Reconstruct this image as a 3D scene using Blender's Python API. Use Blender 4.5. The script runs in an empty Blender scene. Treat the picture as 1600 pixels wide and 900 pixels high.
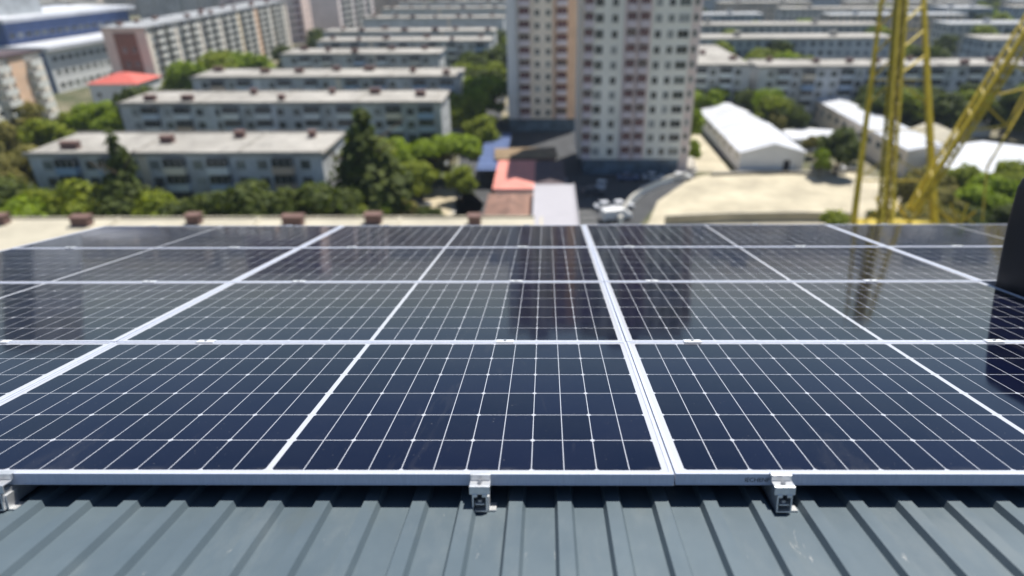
import bpy, math, random
from math import radians, sin, cos, pi
from mathutils import Vector, Matrix

S = bpy.context.scene
COL = S.collection

# ------------------------------------------------------------------ camera
H = 40.0                                   # eye height above the street
F_PX, CXP, CYP = 1033.1, 842.6, 451.4      # focal length and optical centre in pixels of the 1600 px wide photograph
THETA = 0.24783                            # angle between the view axis and the panel plane
PITCH = radians(27.0)
BETA = PITCH - THETA                       # slope of the roof
YAW, ROLL = -0.010570, -0.003869
HP, X0, S0 = 0.87845, -0.32956, -1.52920   # eye above the panel plane, eye position along the panels

def _cam_axes():
    cp, sp, cy, sy = cos(THETA), sin(THETA), cos(YAW), sin(YAW)
    f = Vector((sy*cp, cy*cp, -sp)); rt = Vector((cy, -sy, 0)); up = rt.cross(f)
    r2 = cos(ROLL)*rt + sin(ROLL)*up; u2 = -sin(ROLL)*rt + cos(ROLL)*up
    A = Matrix.Rotation(-BETA, 3, 'X')
    return A @ r2, A @ u2, A @ f
RT, UP, FW = _cam_axes()
cam_d = bpy.data.cameras.new('camera'); cam = bpy.data.objects.new('camera', cam_d); COL.objects.link(cam)
M3 = Matrix((RT, UP, -FW)).transposed()
cam.matrix_world = Matrix.Translation((0, 0, H)) @ M3.to_4x4()
cam_d.sensor_width = 36.0
cam_d.lens = F_PX/1600*36.0
cam_d.shift_x = -(CXP-800)/1600
cam_d.shift_y = (CYP-450)/1600
cam_d.clip_start = 0.05; cam_d.clip_end = 8000
cam_d.dof.use_dof = True
cam_d.dof.focus_distance = 2.2
cam_d.dof.aperture_fstop = 1.18
S.camera = cam

# ------------------------------------------------------------------ light
SUN_EL, SUN_AZ = radians(64), radians(38)
w = bpy.data.worlds.new('World'); S.world = w; w.use_nodes = True
nt = w.node_tree; bg = nt.nodes['Background']
sky = nt.nodes.new('ShaderNodeTexSky'); sky.sky_type = 'NISHITA'; sky.sun_disc = False
sky.sun_elevation = SUN_EL; sky.sun_rotation = SUN_AZ; sky.air_density = 1.0; sky.dust_density = 0.25; sky.ozone_density = 3.0
nt.links.new(sky.outputs[0], bg.inputs[0]); bg.inputs[1].default_value = 0.07
sd = bpy.data.lights.new('sun', 'SUN'); sd.energy = 5.0; sd.angle = radians(0.5); sd.color = (1, 0.955, 0.88)
sun = bpy.data.objects.new('sun', sd); COL.objects.link(sun)
sdir = Vector((sin(SUN_AZ)*cos(SUN_EL), cos(SUN_AZ)*cos(SUN_EL), sin(SUN_EL)))
sun.rotation_euler = (-sdir).to_track_quat('-Z', 'Y').to_euler(); sun.location = (0, 0, 120)
S.view_settings.view_transform = 'Standard'; S.view_settings.look = 'None'
S.view_settings.exposure = 0.54; S.view_settings.gamma = 1.0; S.view_settings.use_curve_mapping = False
S.cycles.use_denoising = True
S.cycles.max_bounces = 6; S.cycles.diffuse_bounces = 3; S.cycles.glossy_bounces = 4
S.cycles.transmission_bounces = 4; S.cycles.transparent_max_bounces = 6
S.cycles.sample_clamp_indirect = 6

# ------------------------------------------------------------------ helpers
def ray(px, py, zc):                       # the place seen at a pixel of the photograph, zc metres along the view axis
    return Vector((0, 0, H)) + (FW + RT*((px-CXP)/F_PX) - UP*((py-CYP)/F_PX))*zc
def gp(px, py, z=0.0):                     # the place seen at a pixel, at height z
    d = FW + RT*((px-CXP)/F_PX) - UP*((py-CYP)/F_PX)
    return Vector((0, 0, H)) + d*((z-H)/d.z)

class MB:
    def __init__(s): s.v = []; s.f = []; s.m = []
    def quad(s, a, b, c, d, m=0):
        n = len(s.v); s.v += [tuple(a), tuple(b), tuple(c), tuple(d)]; s.f.append((n, n+1, n+2, n+3)); s.m.append(m)
    def poly(s, pts, m=0):
        n = len(s.v); s.v += [tuple(p) for p in pts]; s.f.append(tuple(range(n, n+len(pts)))); s.m.append(m)
    def box(s, x0, x1, y0, y1, z0, z1, m=0):
        n = len(s.v)
        s.v += [(x0,y0,z0),(x1,y0,z0),(x1,y1,z0),(x0,y1,z0),(x0,y0,z1),(x1,y0,z1),(x1,y1,z1),(x0,y1,z1)]
        s.f += [(n,n+3,n+2,n+1),(n+4,n+5,n+6,n+7),(n,n+1,n+5,n+4),(n+1,n+2,n+6,n+5),(n+2,n+3,n+7,n+6),(n+3,n,n+4,n+7)]
        s.m += [m]*6
        return s
    def prism(s, pts, z0, z1, m=0):        # outline in x, y (counter-clockwise)
        n = len(s.v); k = len(pts)
        s.v += [(p[0], p[1], z0) for p in pts] + [(p[0], p[1], z1) for p in pts]
        s.f += [tuple(n+i for i in reversed(range(k))), tuple(n+k+i for i in range(k))]
        for i in range(k):
            j = (i+1) % k; s.f.append((n+i, n+j, n+k+j, n+k+i))
        s.m += [m]*(k+2)
        return s
    def extrude_x(s, prof, x0, x1, m=0):   # profile in y, z
        n = len(s.v); k = len(prof)
        s.v += [(x0, p[0], p[1]) for p in prof] + [(x1, p[0], p[1]) for p in prof]
        s.f += [tuple(n+i for i in range(k)), tuple(n+k+i for i in reversed(range(k)))]
        for i in range(k):
            j = (i+1) % k; s.f.append((n+i, n+k+i, n+k+j, n+j))
        s.m += [m]*(k+2)
        return s
    def extrude_y(s, prof, y0, y1, m=0):   # profile in x, z
        n = len(s.v); k = len(prof)
        s.v += [(p[0], y0, p[1]) for p in prof] + [(p[0], y1, p[1]) for p in prof]
        s.f += [tuple(n+i for i in range(k)), tuple(n+k+i for i in reversed(range(k)))]
        for i in range(k):
            j = (i+1) % k; s.f.append((n+i, n+k+i, n+k+j, n+j))
        s.m += [m]*(k+2)
        return s
    def bar(s, a, b, r, r2=None, k=4, m=0):
        a = Vector(a); b = Vector(b); r2 = r if r2 is None else r2
        d = (b-a).normalized(); u = d.cross(Vector((0,0,1)))
        if u.length < 0.05: u = d.cross(Vector((1,0,0)))
        u.normalize(); v = d.cross(u); n = len(s.v)
        for q, rr in ((a, r), (b, r2)):
            for i in range(k):
                t = 2*pi*(i+.5)/k; s.v.append(tuple(q + u*cos(t)*rr + v*sin(t)*rr))
        for i in range(k):
            j = (i+1) % k; s.f.append((n+i, n+j, n+k+j, n+k+i)); s.m.append(m)
        s.f.append(tuple(n+i for i in reversed(range(k)))); s.f.append(tuple(n+k+i for i in range(k))); s.m += [m]*2
        return s
    def mesh(s, name, mats):
        me = bpy.data.meshes.new(name); me.from_pydata(s.v, [], s.f)
        if not isinstance(mats, (list, tuple)): mats = [mats]
        for q in mats: me.materials.append(q)
        if len(mats) > 1: me.polygons.foreach_set('material_index', s.m)
        me.update()
        return me
    def build(s, name, mats, parent=None, bevel=0, fix=True, smooth=False):
        me = s.mesh(name, mats)
        if fix or bevel:
            import bmesh
            bm = bmesh.new(); bm.from_mesh(me); bmesh.ops.recalc_face_normals(bm, faces=bm.faces)
            bm.to_mesh(me); bm.free()
        if smooth: me.polygons.foreach_set('use_smooth', [True]*len(me.polygons))
        o = place(name, me, parent)
        if bevel:
            b = o.modifiers.new('bevel', 'BEVEL'); b.width = bevel; b.segments = 2; b.limit_method = 'ANGLE'
        return o

def place(name, me, parent=None, loc=(0,0,0), rz=0, sc=None):
    o = bpy.data.objects.new(name, me); COL.objects.link(o); o.parent = parent
    o.location = loc
    if rz: o.rotation_euler = (0, 0, rz)
    if sc: o.scale = sc
    return o
def tag(o, label, cat, group=None, kind=None):
    if label: o['label'] = label
    if cat: o['category'] = cat
    if group: o['group'] = group
    if kind: o['kind'] = kind
    return o
def thing(name, label, cat, loc=(0,0,0), rz=0, group=None, rot=None):
    o = bpy.data.objects.new(name, None); COL.objects.link(o); o.location = loc
    o.rotation_euler = rot if rot else (0, 0, rz); o.empty_display_size = 0.3
    return tag(o, label, cat, group)
def struct(name, mb, mat, kind='structure'):
    o = mb.build(name, mat); o['kind'] = kind; return o
def copy_tree(src, loc, label=None, rot=None):
    r = src.copy(); COL.objects.link(r); r.location = loc
    if rot is not None: r.rotation_euler = rot
    if label: r['label'] = label
    for ch in src.children:
        c = ch.copy(); COL.objects.link(c); c.parent = r
        for g_ in ch.children:
            d = g_.copy(); COL.objects.link(d); d.parent = c
    return r

# ------------------------------------------------------------------ materials
class G:                                    # small shader-graph writer
    def __init__(s, name):
        s.m = bpy.data.materials.new(name); s.m.use_nodes = True; s.t = s.m.node_tree
        s.b = s.t.nodes['Principled BSDF']
    def n(s, typ, **kw):
        q = s.t.nodes.new(typ)
        for k, v in kw.items(): setattr(q, k, v)
        return q
    def put(s, sock, v):
        if hasattr(v, 'is_output') or isinstance(v, bpy.types.NodeSocket): s.t.links.new(v, sock)
        else: sock.default_value = v
    def math(s, op, a, b=0.0, c=0.0, clamp=False):
        q = s.n('ShaderNodeMath', operation=op); q.use_clamp = clamp
        s.put(q.inputs[0], a); s.put(q.inputs[1], b); s.put(q.inputs[2], c); return q.outputs[0]
    def coord(s, kind='Object'):
        return s.n('ShaderNodeTexCoord').outputs[kind]
    def xyz(s, v):
        q = s.n('ShaderNodeSeparateXYZ'); s.put(q.inputs[0], v); return q.outputs
    def noise(s, scale, detail=3, rough=.5, vec=None, dist=0):
        q = s.n('ShaderNodeTexNoise'); q.inputs['Scale'].default_value = scale; q.inputs['Detail'].default_value = detail
        q.inputs['Roughness'].default_value = rough; q.inputs['Distortion'].default_value = dist
        s.put(q.inputs['Vector'], vec if vec is not None else s.coord()); return q.outputs[0]
    def ramp(s, v, stops):
        q = s.n('ShaderNodeValToRGB'); s.put(q.inputs[0], v); e = q.color_ramp.elements
        while len(e) < len(stops): e.new(0.5)
        for k, (p_, c_) in enumerate(stops):
            e[k].position = p_; e[k].color = (*c_, 1) if len(c_) == 3 else c_
        return q.outputs[0]
    def mix(s, f, a, b):
        q = s.n('ShaderNodeMix', data_type='RGBA'); s.put(q.inputs[0], f)
        s.put(q.inputs[6], a if not isinstance(a, tuple) else (*a[:3], 1)); s.put(q.inputs[7], b if not isinstance(b, tuple) else (*b[:3], 1))
        return q.outputs[2]
    def scale(s, v, k):
        q = s.n('ShaderNodeVectorMath', operation='MULTIPLY'); s.put(q.inputs[0], v); q.inputs[1].default_value = k; return q.outputs[0]
    def bump(s, h, strength=.3, dist=.01):
        q = s.n('ShaderNodeBump'); q.inputs['Strength'].default_value = strength; q.inputs['Distance'].default_value = dist
        s.put(q.inputs['Height'], h); s.t.links.new(q.outputs[0], s.b.inputs['Normal'])
    def set(s, col=None, rough=None, metal=None, **kw):
        if col is not None: s.put(s.b.inputs['Base Color'], col if not isinstance(col, tuple) else (*col[:3], 1))
        if rough is not None: s.put(s.b.inputs['Roughness'], rough)
        if metal is not None: s.put(s.b.inputs['Metallic'], metal)
        for k, v in kw.items(): s.put(s.b.inputs[k], v)
        return s.m

def plain(name, col, rough=.7, metal=0, var=.18, sc=.6):
    g = G(name); n = g.noise(sc, 4, .6)
    a = tuple(c*(1-var) for c in col); b = tuple(min(1, c*(1+var)) for c in col)
    return g.set(g.ramp(n, [(.3, a), (.7, b)]), rough, metal)

M = {}
# aluminium of the panel frames, the blue of reflected sky put into its colour
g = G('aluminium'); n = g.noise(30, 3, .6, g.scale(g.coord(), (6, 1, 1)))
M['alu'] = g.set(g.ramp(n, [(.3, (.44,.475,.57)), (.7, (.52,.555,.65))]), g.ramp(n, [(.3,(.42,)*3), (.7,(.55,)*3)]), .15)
M['alu_raw'] = plain('raw_aluminium', (.72,.73,.74), .4, .7, .1, 60)
M['clip'] = plain('polished_clip', (.90,.91,.92), .38, .5, .04, 60)
M['steel'] = plain('bolt_steel', (.45,.45,.46), .35, .9, .1, 80)
# painted corrugated roof sheet
g = G('roof_paint'); o_ = g.coord(); n1 = g.noise(1.6, 5, .62, o_); n2 = g.noise(9, 6, .7, g.scale(o_, (1, .35, 1))); n3 = g.noise(26, 5, .75, g.scale(o_, (1, .3, 1)), .6)
c = g.ramp(n1, [(.3, (.064,.090,.110)), (.7, (.098,.130,.150))])
c = g.mix(g.math('MULTIPLY', g.ramp(n2, [(.5,(0,)*3),(.72,(1,)*3)]), .45), c, (.125,.150,.160))
c = g.mix(g.ramp(n3, [(.665,(0,)*3),(.73,(.8,)*3)]), c, (.32,.32,.31))
n4 = g.noise(5, 4, .6, g.scale(o_, (1, .5, 1)))
c = g.mix(g.math('MULTIPLY', g.ramp(n4, [(.58,(0,)*3),(.7,(1,)*3)]), .35), c, (.085,.10,.095))
g.bump(g.noise(90, 3, .6, o_), .12, .002)
M['roof'] = g.set(c, g.ramp(n2, [(.3,(.42,)*3),(.7,(.6,)*3)]), 0)
M['black'] = plain('dark_membrane', (.012,.012,.014), .9)
# solar laminate
CW, CG, RH, RG = .0829, .0022, .1653, .0026
PX_, PY_ = CW+CG, RH+RG
LW, LH = 2.110, 1.052
g = G('solar_cells'); o_ = g.coord(); x, y, z = g.xyz(o_)
a = g.math('SUBTRACT', g.math('ABSOLUTE', g.math('SUBTRACT', x, LW/2)), .0075)
b = g.math('SUBTRACT', y, (LH-6*PY_)/2)
lx = g.math('LESS_THAN', g.math('PINGPONG', a, PX_/2), CG/2)
ly = g.math('LESS_THAN', g.math('PINGPONG', b, PY_/2), RG/2)
dd = g.math('LESS_THAN', g.math('ADD', g.math('PINGPONG', a, PX_), g.math('PINGPONG', b, PY_/2)), .0090)
out = g.math('MAXIMUM', g.math('LESS_THAN', a, 0), g.math('GREATER_THAN', a, 12*PX_))
out = g.math('MAXIMUM', out, g.math('MAXIMUM', g.math('LESS_THAN', b, 0), g.math('GREATER_THAN', b, 6*PY_)))
line = g.math('MAXIMUM', g.math('MAXIMUM', lx, ly), g.math('MAXIMUM', dd, out))
cell = g.n('ShaderNodeCombineXYZ'); g.put(cell.inputs[0], g.math('FLOOR', g.math('DIVIDE', a, PX_*2))); g.put(cell.inputs[1], g.math('FLOOR', g.math('DIVIDE', b, PY_)))
rnd = g.n('ShaderNodeObjectInfo').outputs['Random']; g.put(cell.inputs[2], g.math('MULTIPLY', rnd, 50.))
wn = g.n('ShaderNodeTexWhiteNoise', noise_dimensions='3D'); g.put(wn.inputs['Vector'], cell.outputs[0])
cellc = g.ramp(wn.outputs[0], [(0, (.0012,.0022,.0105)), (1, (.0024,.0038,.0170))])
dn = g.noise(3.2, 6, .65, o_); dust = g.ramp(dn, [(.40,(.0,)*3),(.78,(.012,)*3)])
edge = g.math('MULTIPLY', g.math('SUBTRACT', 1.0, g.math('MULTIPLY', y, 22.0), clamp=True), .22)     # dirt that settled along the low rim
dots = g.ramp(g.noise(150, 2, .5, o_), [(.73,(0,)*3),(.78,(.35,)*3)])
c = g.mix(line, cellc, (.43,.445,.49))
smear = g.math('MULTIPLY', edge, g.ramp(g.noise(11, 5, .7, o_), [(.48,(0,)*3),(.70,(1,)*3)]))
marks = g.ramp(g.noise(1.7, 5, .75, g.scale(o_, (2.2, .5, 1)), 1.2), [(.60,(0,)*3),(.66,(.022,)*3),(.70,(.004,)*3)])
dust = g.math('ADD', g.math('ADD', dust, smear), marks)
c = g.mix(g.math('ADD', dust, dots, clamp=True), c, (.34,.33,.31))
wav = g.noise(2.4, 2, .5, o_)
g.bump(wav, .05, .012)
M['cells'] = g.set(c, g.ramp(dn, [(.3,(.04,)*3),(.75,(.09,)*3)]), 0, **{'IOR': 1.35, 'Specular Tint': (.62,.70,1,1)})
# city
M['cream_wall'] = plain('pale_render', (.80,.80,.74), .85, 0, .10, .15)
M['beige_wall'] = plain('beige_render', (.76,.68,.58), .85, 0, .10, .15)
M['pink_wall'] = plain('pink_render', (.74,.63,.60), .85, 0, .10, .2)
M['orange_wall'] = plain('apricot_render', (.74,.50,.34), .85, 0, .12, .2)
M['yellow_wall'] = plain('straw_render', (.78,.62,.40), .85, 0, .12, .2)
M['brown_wall'] = plain('brown_render', (.26,.15,.11), .85, 0, .15, .2)
M['grey_wall'] = plain('grey_concrete_panels', (.50,.52,.52), .85, 0, .28, .25)
M['blue_wall'] = plain('blue_grey_panels', (.52,.54,.56), .85, 0, .3, .25)
M['white_wall'] = plain('white_render', (.70,.71,.72), .8, 0, .08, .2)
g = G('pale_roof_felt'); o_ = g.coord('Object'); n1 = g.noise(.12, 4, .6, o_); n2 = g.noise(.55, 6, .75, o_)
c = g.ramp(n1, [(.3,(.25,.235,.21)),(.7,(.40,.38,.345))]); c = g.mix(g.ramp(n2, [(.52,(0,)*3),(.66,(.75,)*3)]), c, (.15,.14,.13))
M['roof_pale'] = g.set(c, .9)
M['roof_grey'] = plain('grey_roof_felt', (.33,.34,.35), .8, 0, .2, .2)
M['roof_cream'] = plain('cream_roof_felt', (.42,.385,.30), .9, 0, .18, .2)
M['metal_white'] = plain('white_roof_sheet', (.54,.555,.59), .5, 0, .12, .2)
M['red_tile'] = plain('red_roof_sheet', (.52,.11,.085), .7, 0, .14, .5)
M['pink_roof'] = plain('faded_pink_roof_sheet', (.68,.25,.20), .75, 0, .12, .3)
M['olive_roof'] = plain('olive_brown_roof', (.23,.16,.09), .85, 0, .25, .4)
M['plum_roof'] = plain('plum_brown_roof', (.085,.06,.065), .8, 0, .2, .4)
M['rust_roof'] = plain('rusty_roof', (.21,.12,.09), .85, 0, .4, .5)
M['slate_roof'] = plain('smooth_grey_roof', (.36,.35,.38), .7, 0, .05, .2)
M['chimney'] = plain('brick_vent', (.16,.095,.080), .9, 0, .2, 1)
M['lime'] = plain('pale_green_paint', (.30,.35,.24), .8, 0, .2, .3)
g = G('window_glass'); rnd = g.n('ShaderNodeObjectInfo').outputs['Random']
M['glass'] = g.set(g.ramp(rnd, [(0,(.015,.02,.022)),(.55,(.05,.06,.055)),(.8,(.16,.18,.17)),(1,(.34,.36,.36))]), .12, 0)
M['pvc'] = plain('window_frame_paint', (.62,.62,.60), .6, 0, .05, 3)
g = G('balcony_red'); rnd = g.n('ShaderNodeObjectInfo').outputs['Random']
M['bal_red'] = g.set(g.ramp(rnd, [(0,(.085,.026,.032)),(.7,(.15,.05,.05)),(1,(.09,.06,.045))]), .6)
g = G('balcony_mixed'); rnd = g.n('ShaderNodeObjectInfo').outputs['Random']
M['bal_mix'] = g.set(g.ramp(rnd, [(0,(.74,.73,.68)),(.45,(.60,.65,.68)),(.7,(.22,.34,.52)),(.85,(.70,.66,.55)),(1,(.50,.36,.26))]), .6)
M['bal_white'] = plain('balcony_white', (.66,.65,.60), .7, 0, .1, .4)
M['dark_glass'] = plain('dark_loggia_glass', (.03,.035,.04), .2, 0, .3, .4)
M['blue_panel'] = plain('blue_cladding', (.07,.11,.24), .6, 0, .2, .3)  # on the canopy this dark blue stands in for shadow
M['shop'] = plain('shopfront_glass', (.09,.14,.19), .3, 0, .5, .35)
def far_wall(name, col):
    g = G(name); x, y, z = g.xyz(g.coord())
    hx = g.math('ADD', x, y)
    wx = g.math('GREATER_THAN', g.math('PINGPONG', hx, 1.5), .75)
    wz = g.math('GREATER_THAN', g.math('PINGPONG', g.math('ADD', z, .1), 1.4), .7)
    col_b = g.ramp(g.noise(.08, 3, .6), [(.35, tuple(c*.75 for c in col)), (.65, tuple(min(1,c*1.25) for c in col))])
    n = g.noise(.33, 1, .5)
    wc = g.ramp(n, [(.4,(.03,.04,.05)),(.65,(.22,.27,.33))])
    up = g.xyz(g.n('ShaderNodeNewGeometry').outputs['Normal'])[2]
    side = g.math('LESS_THAN', up, .5)
    return g.set(g.mix(g.math('MULTIPLY', g.math('MULTIPLY', wx, wz), side), col_b, wc), .8)
M['far_blue'] = far_wall('distant_blue_facade', (.36,.41,.46))
M['far_grey'] = far_wall('distant_grey_facade', (.50,.50,.48))
M['far_beige'] = far_wall('distant_beige_facade', (.56,.47,.38))
M['asphalt'] = plain('asphalt', (.050,.052,.056), .9, 0, .25, .3)
M['kerb'] = plain('kerb_stone', (.36,.35,.32), .9, 0, .15, .6)
M['paint'] = plain('road_paint', (.62,.62,.60), .8, 0, .1, 1)
M['cream_yard'] = plain('cream_concrete', (.42,.375,.275), .9, 0, .26, .16)
M['dirt'] = plain('pale_dirt', (.42,.36,.25), .95, 0, .25, .3)
M['pave'] = plain('pavement_slabs', (.36,.34,.30), .9, 0, .15, .4)
g = G('ground_cover'); n1 = g.noise(.035, 6, .65); n2 = g.noise(.3, 5, .7)
c = g.ramp(n1, [(.36,(.045,.06,.020)), (.47,(.085,.085,.040)), (.56,(.26,.22,.15)), (.68,(.11,.11,.115))])
c = g.mix(g.ramp(n2, [(.42,(0,)*3),(.62,(.75,)*3)]), c, (.05,.065,.022))
M['ground'] = g.set(c, .95)
g = G('hill_scrub'); n1 = g.noise(.004, 6, .7)
M['hill'] = g.set(g.ramp(n1, [(.4,(.07,.08,.045)), (.6,(.20,.17,.12))]), .95)
g = G('yellow_paint'); n = g.noise(2.0, 4, .7)
M['yellow'] = g.set(g.ramp(n, [(.35,(.42,.31,.008)), (.62,(.58,.44,.02)), (.75,(.20,.13,.04))]), .55)
M['yellow_dark'] = plain('dark_olive_paint', (.26,.20,.02), .6, 0, .25, .25)
M['navy'] = plain('dark_navy_coating', (.0045,.006,.014), .5, 0, .25, 8)
M['bark'] = plain('bark', (.10,.075,.05), .95, 0, .3, 4)
M['tyre'] = plain('tyre_rubber', (.02,.02,.02), .9)
M['car_glass'] = plain('car_glass', (.02,.025,.03), .08)
def leaves(name, c0, c1):
    g = G(name); rnd = g.n('ShaderNodeNewGeometry').outputs['Random Per Island']
    n = g.noise(.35, 3, .6)
    v = g.math('ADD', g.math('MULTIPLY', rnd, .6), g.math('MULTIPLY', n, .5))
    col = g.ramp(v, [(.2, c0), (.8, c1)])
    m = g.set(col, .75, 0)
    tr = g.n('ShaderNodeBsdfTranslucent'); g.put(tr.inputs[0], col); mx = g.n('ShaderNodeMixShader'); mx.inputs[0].default_value = .5
    g.t.links.new(g.b.outputs[0], mx.inputs[1]); g.t.links.new(tr.outputs[0], mx.inputs[2])
    g.t.links.new(mx.outputs[0], g.t.nodes['Material Output'].inputs[0]); return m
M['leaf_lime'] = leaves('bright_green_leaves', (.14,.21,.004), (.26,.35,.008))
M['leaf_mid'] = leaves('mid_green_leaves', (.12,.17,.008), (.28,.32,.018))
M['leaf_olive'] = leaves('olive_leaves', (.12,.12,.02), (.28,.25,.06))
M['leaf_dark'] = leaves('dark_green_leaves', (.035,.060,.008), (.11,.14,.014))

# ------------------------------------------------------------------ ground, streets, hills
struct('ground', MB().box(-2600, 2600, -1500, 4200, -.6, 0), M['ground'])
def sheet(name, pts, z, mat):
    mb = MB(); mb.poly([(p[0], p[1], z) for p in pts]); return struct(name, mb, mat)
sheet('forecourt', [(-13,140.2),(40,140.2),(36,175),(-12.5,175)], .005, M['asphalt'])
sheet('car_park', [(4.5,98),(13.8,98),(20,112),(27,123),(30,128.4),(31.5,140),(-13,140),(-14,118),(-4,112),(4.5,111)], .006, M['asphalt'])
sheet('road', [(-15.5,72),(-11,72),(-9.5,110),(-12,150),(-13,330),(-19,330),(-19.5,150),(-16,110)], .004, M['asphalt'])
sheet('street', [(-6,176),(160,176),(160,184),(-6,184)], .004, M['asphalt'])
sheet('lane', [(31,131),(37.5,131),(38.5,176),(34.5,176)], .008, M['cream_yard'])
sheet('pavement', [(27,131),(31,131),(33,150),(29,150)], .012, M['pave'])
yard = [(15,96),(62,96),(66,126),(60,130.5),(38,131),(31,128),(27,124),(20,113)]
sheet('yard', yard, .016, M['cream_yard'])
sheet('dirt_path', [(-30,98),(-12,98),(-11,112),(-15,121),(-24,122),(-29,110)], .004, M['dirt'])
k = MB()
for (a, b) in [((-9.3,110),(-11.6,150)), ((-11.6,150),(-12.4,172)), ((-15.9,72),(-16.3,110)), ((-16.3,110),(-19.8,150))]:
    a = Vector((*a, .07)); b = Vector((*b, .07)); k.bar(a, b, .12)
struct('kerb', k, M['kerb'])
k = MB()
for i in range(9): k.box(5.2+i*.01, 8.4, 99.4+i*2.7, 99.52+i*2.7, .0105, .0125)
for i in range(30): k.quad((-15.9+(-1.2 if i>7 else 0), 75+i*8, .009), (-15.75+(-1.2 if i>7 else 0), 75+i*8, .009), (-15.75+(-1.2 if i>7 else 0), 78+i*8, .009), (-15.9+(-1.2 if i>7 else 0), 78+i*8, .009))
struct('road_markings', k, M['paint'])
random.seed(5)
h = MB(); N = 90
ridge = []
for i in range(N+1):
    t = i/N; xx = -2600+5200*t
    ridge.append((xx, 2300+200*sin(t*9), 46+30*sin(t*7+1)+18*sin(t*23)+8*random.random()))
for i in range(N):
    a, b = ridge[i], ridge[i+1]
    h.quad((a[0], 1350, 0.2), (b[0], 1350, .2), (b[0], 1800, b[2]*.45), (a[0], 1800, a[2]*.45))
    h.quad((a[0], 1800, a[2]*.45), (b[0], 1800, b[2]*.45), b, a)
    h.quad(a, b, (b[0], 3300, .2), (a[0], 3300, .2))
struct('hills', h, M['hill'])

# ------------------------------------------------------------------ our roof, in the frame of the panel plane
ROT = (-BETA, 0, 0)
AR = Matrix.Rotation(-BETA, 3, 'X')
def P(X, Sx, U=0.0):                        # panel frame -> world
    return AR @ Vector((X-X0, Sx-S0, U-HP)) + Vector((0, 0, H))
UR = -.088                                  # flat of the roof sheet
RIBX, RP = -.408, .1250
mb = MB(); prof = []
xl, xr = -4.34, 8.6
i0 = math.ceil((xl+.04-RIBX)/RP)
x_ = RIBX+i0*RP
prof.append((xl, UR))
while x_ < xr-.05:
    prof += [(x_-.0255, UR), (x_-.0175, UR+.0175), (x_+.0175, UR+.0175), (x_+.0255, UR)]
    x_ += RP
prof.append((xr, UR))
ys = [-3.0, 4.32]
for a, b in zip(prof, prof[1:]):
    mb.quad((a[0], ys[0], a[1]), (b[0], ys[0], b[1]), (b[0], ys[1], b[1]), (a[0], ys[1], a[1]))
    mb.quad((a[0], ys[0], a[1]-.002), (a[0], ys[1], a[1]-.002), (b[0], ys[1], b[1]-.002), (b[0], ys[0], b[1]-.002))
ro = mb.build('roof', M['roof'], fix=False); ro['kind'] = 'structure'
ro.location = P(0, 0, 0); ro.rotation_euler = ROT
# the sheet lap at the right: a second sheet laid over one rib
mb = MB(); xa = RIBX+RP*15
pr_ = [(xa-.042, UR+.0025), (xa-.0295, UR+.0025), (xa-.0185, UR+.020), (xa+.0185, UR+.020), (xa+.0285, UR+.0025)]
for a, b in zip(pr_, pr_[1:]): mb.quad((a[0], -3, a[1]), (b[0], -3, b[1]), (b[0], 4.31, b[1]), (a[0], 4.31, a[1]))
o = mb.build('roof_lap', M['roof'], fix=False); o['kind'] = 'structure'; o.location = P(0,0,0); o.rotation_euler = ROT
# the block that carries the roof
c0 = P(xl+.1, -2.9, -.3); c1 = P(xr-.1, 4.2, -.3)
mb = MB(); z1, z2 = c0.z, c1.z
X1, X2, Y1, Y2 = c0.x, c1.x, c0.y, c1.y
mb.v = [(X1,Y1,0),(X2,Y1,0),(X2,Y2,0),(X1,Y2,0),(X1,Y1,z1),(X2,Y1,z1),(X2,Y2,z2),(X1,Y2,z2)]
mb.f = [(0,3,2,1),(4,5,6,7),(0,1,5,4),(1,2,6,5),(2,3,7,6),(3,0,4,7)]; mb.m = [0]*6
struct('wall', mb, M['cream_wall'])

# ---- solar panels
FT = .0105                                  # lip width of the frame
def make_panel():
    t = thing('solar_panel', None, 'solar panel', rot=ROT)
    f = MB(); z0, zt = -.030, 0.0
    f.box(0, LW, 0, FT, z0, zt); f.box(0, LW, LH-FT, LH, z0, zt)
    f.box(0, FT, FT, LH-FT, z0, zt); f.box(LW-FT, LW, FT, LH-FT, z0, zt)
    f.box(0, LW, -.0015, -.0002, z0-.001, z0+.0015)                # the fine lip along the lower edge
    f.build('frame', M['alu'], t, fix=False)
    l = MB(); l.box(FT+.0003, LW-FT-.0003, FT+.0003, LH-FT-.0003, -.0065, -.0018)
    l.build('glass_laminate', M['cells'], t, fix=False)
    b = MB(); b.box(.6, .72, .90, .99, -.026, -.0068); b.build('junction_box', M['tyre'], t, fix=False)
    b = MB(); b.box(1.39, 1.51, .90, .99, -.026, -.0068); b.build('junction_box', M['tyre'], t, fix=False)
    return t
PW, PL = 2.114, 1.058
cols = {'first': -2*PW, 'second': -PW, 'third': 0.0, 'fourth': PW}
rown = ['front row', 'second row', 'third row', 'far row']
coln = {'first': 'left of the left thick seam', 'second': 'left of the centre seam',
        'third': 'right of the centre seam', 'fourth': 'at the right end'}
pan = None
rj = random.Random(3)
for ci, X in cols.items():
    for r_ in range(4):
        if ci == 'fourth' and r_ < 2: continue
        if pan is None: p_ = pan = make_panel()
        else: p_ = copy_tree(pan, (0,0,0))
        p_.location = P(X+.002+rj.uniform(-.001,.001), r_*PL+rj.uniform(-.001,.002)+(.0 if ci != 'third' or r_ else .0035), rj.uniform(-.0006,.0006))
        p_.rotation_euler = (-BETA+rj.uniform(-.0016,.0016), rj.uniform(-.0008,.0008), 0)
        p_['label'] = 'dark blue solar panel in the %s, %s' % (rown[r_], coln[ci])
        p_['group'] = 'solar panels of the roof array'

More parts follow.
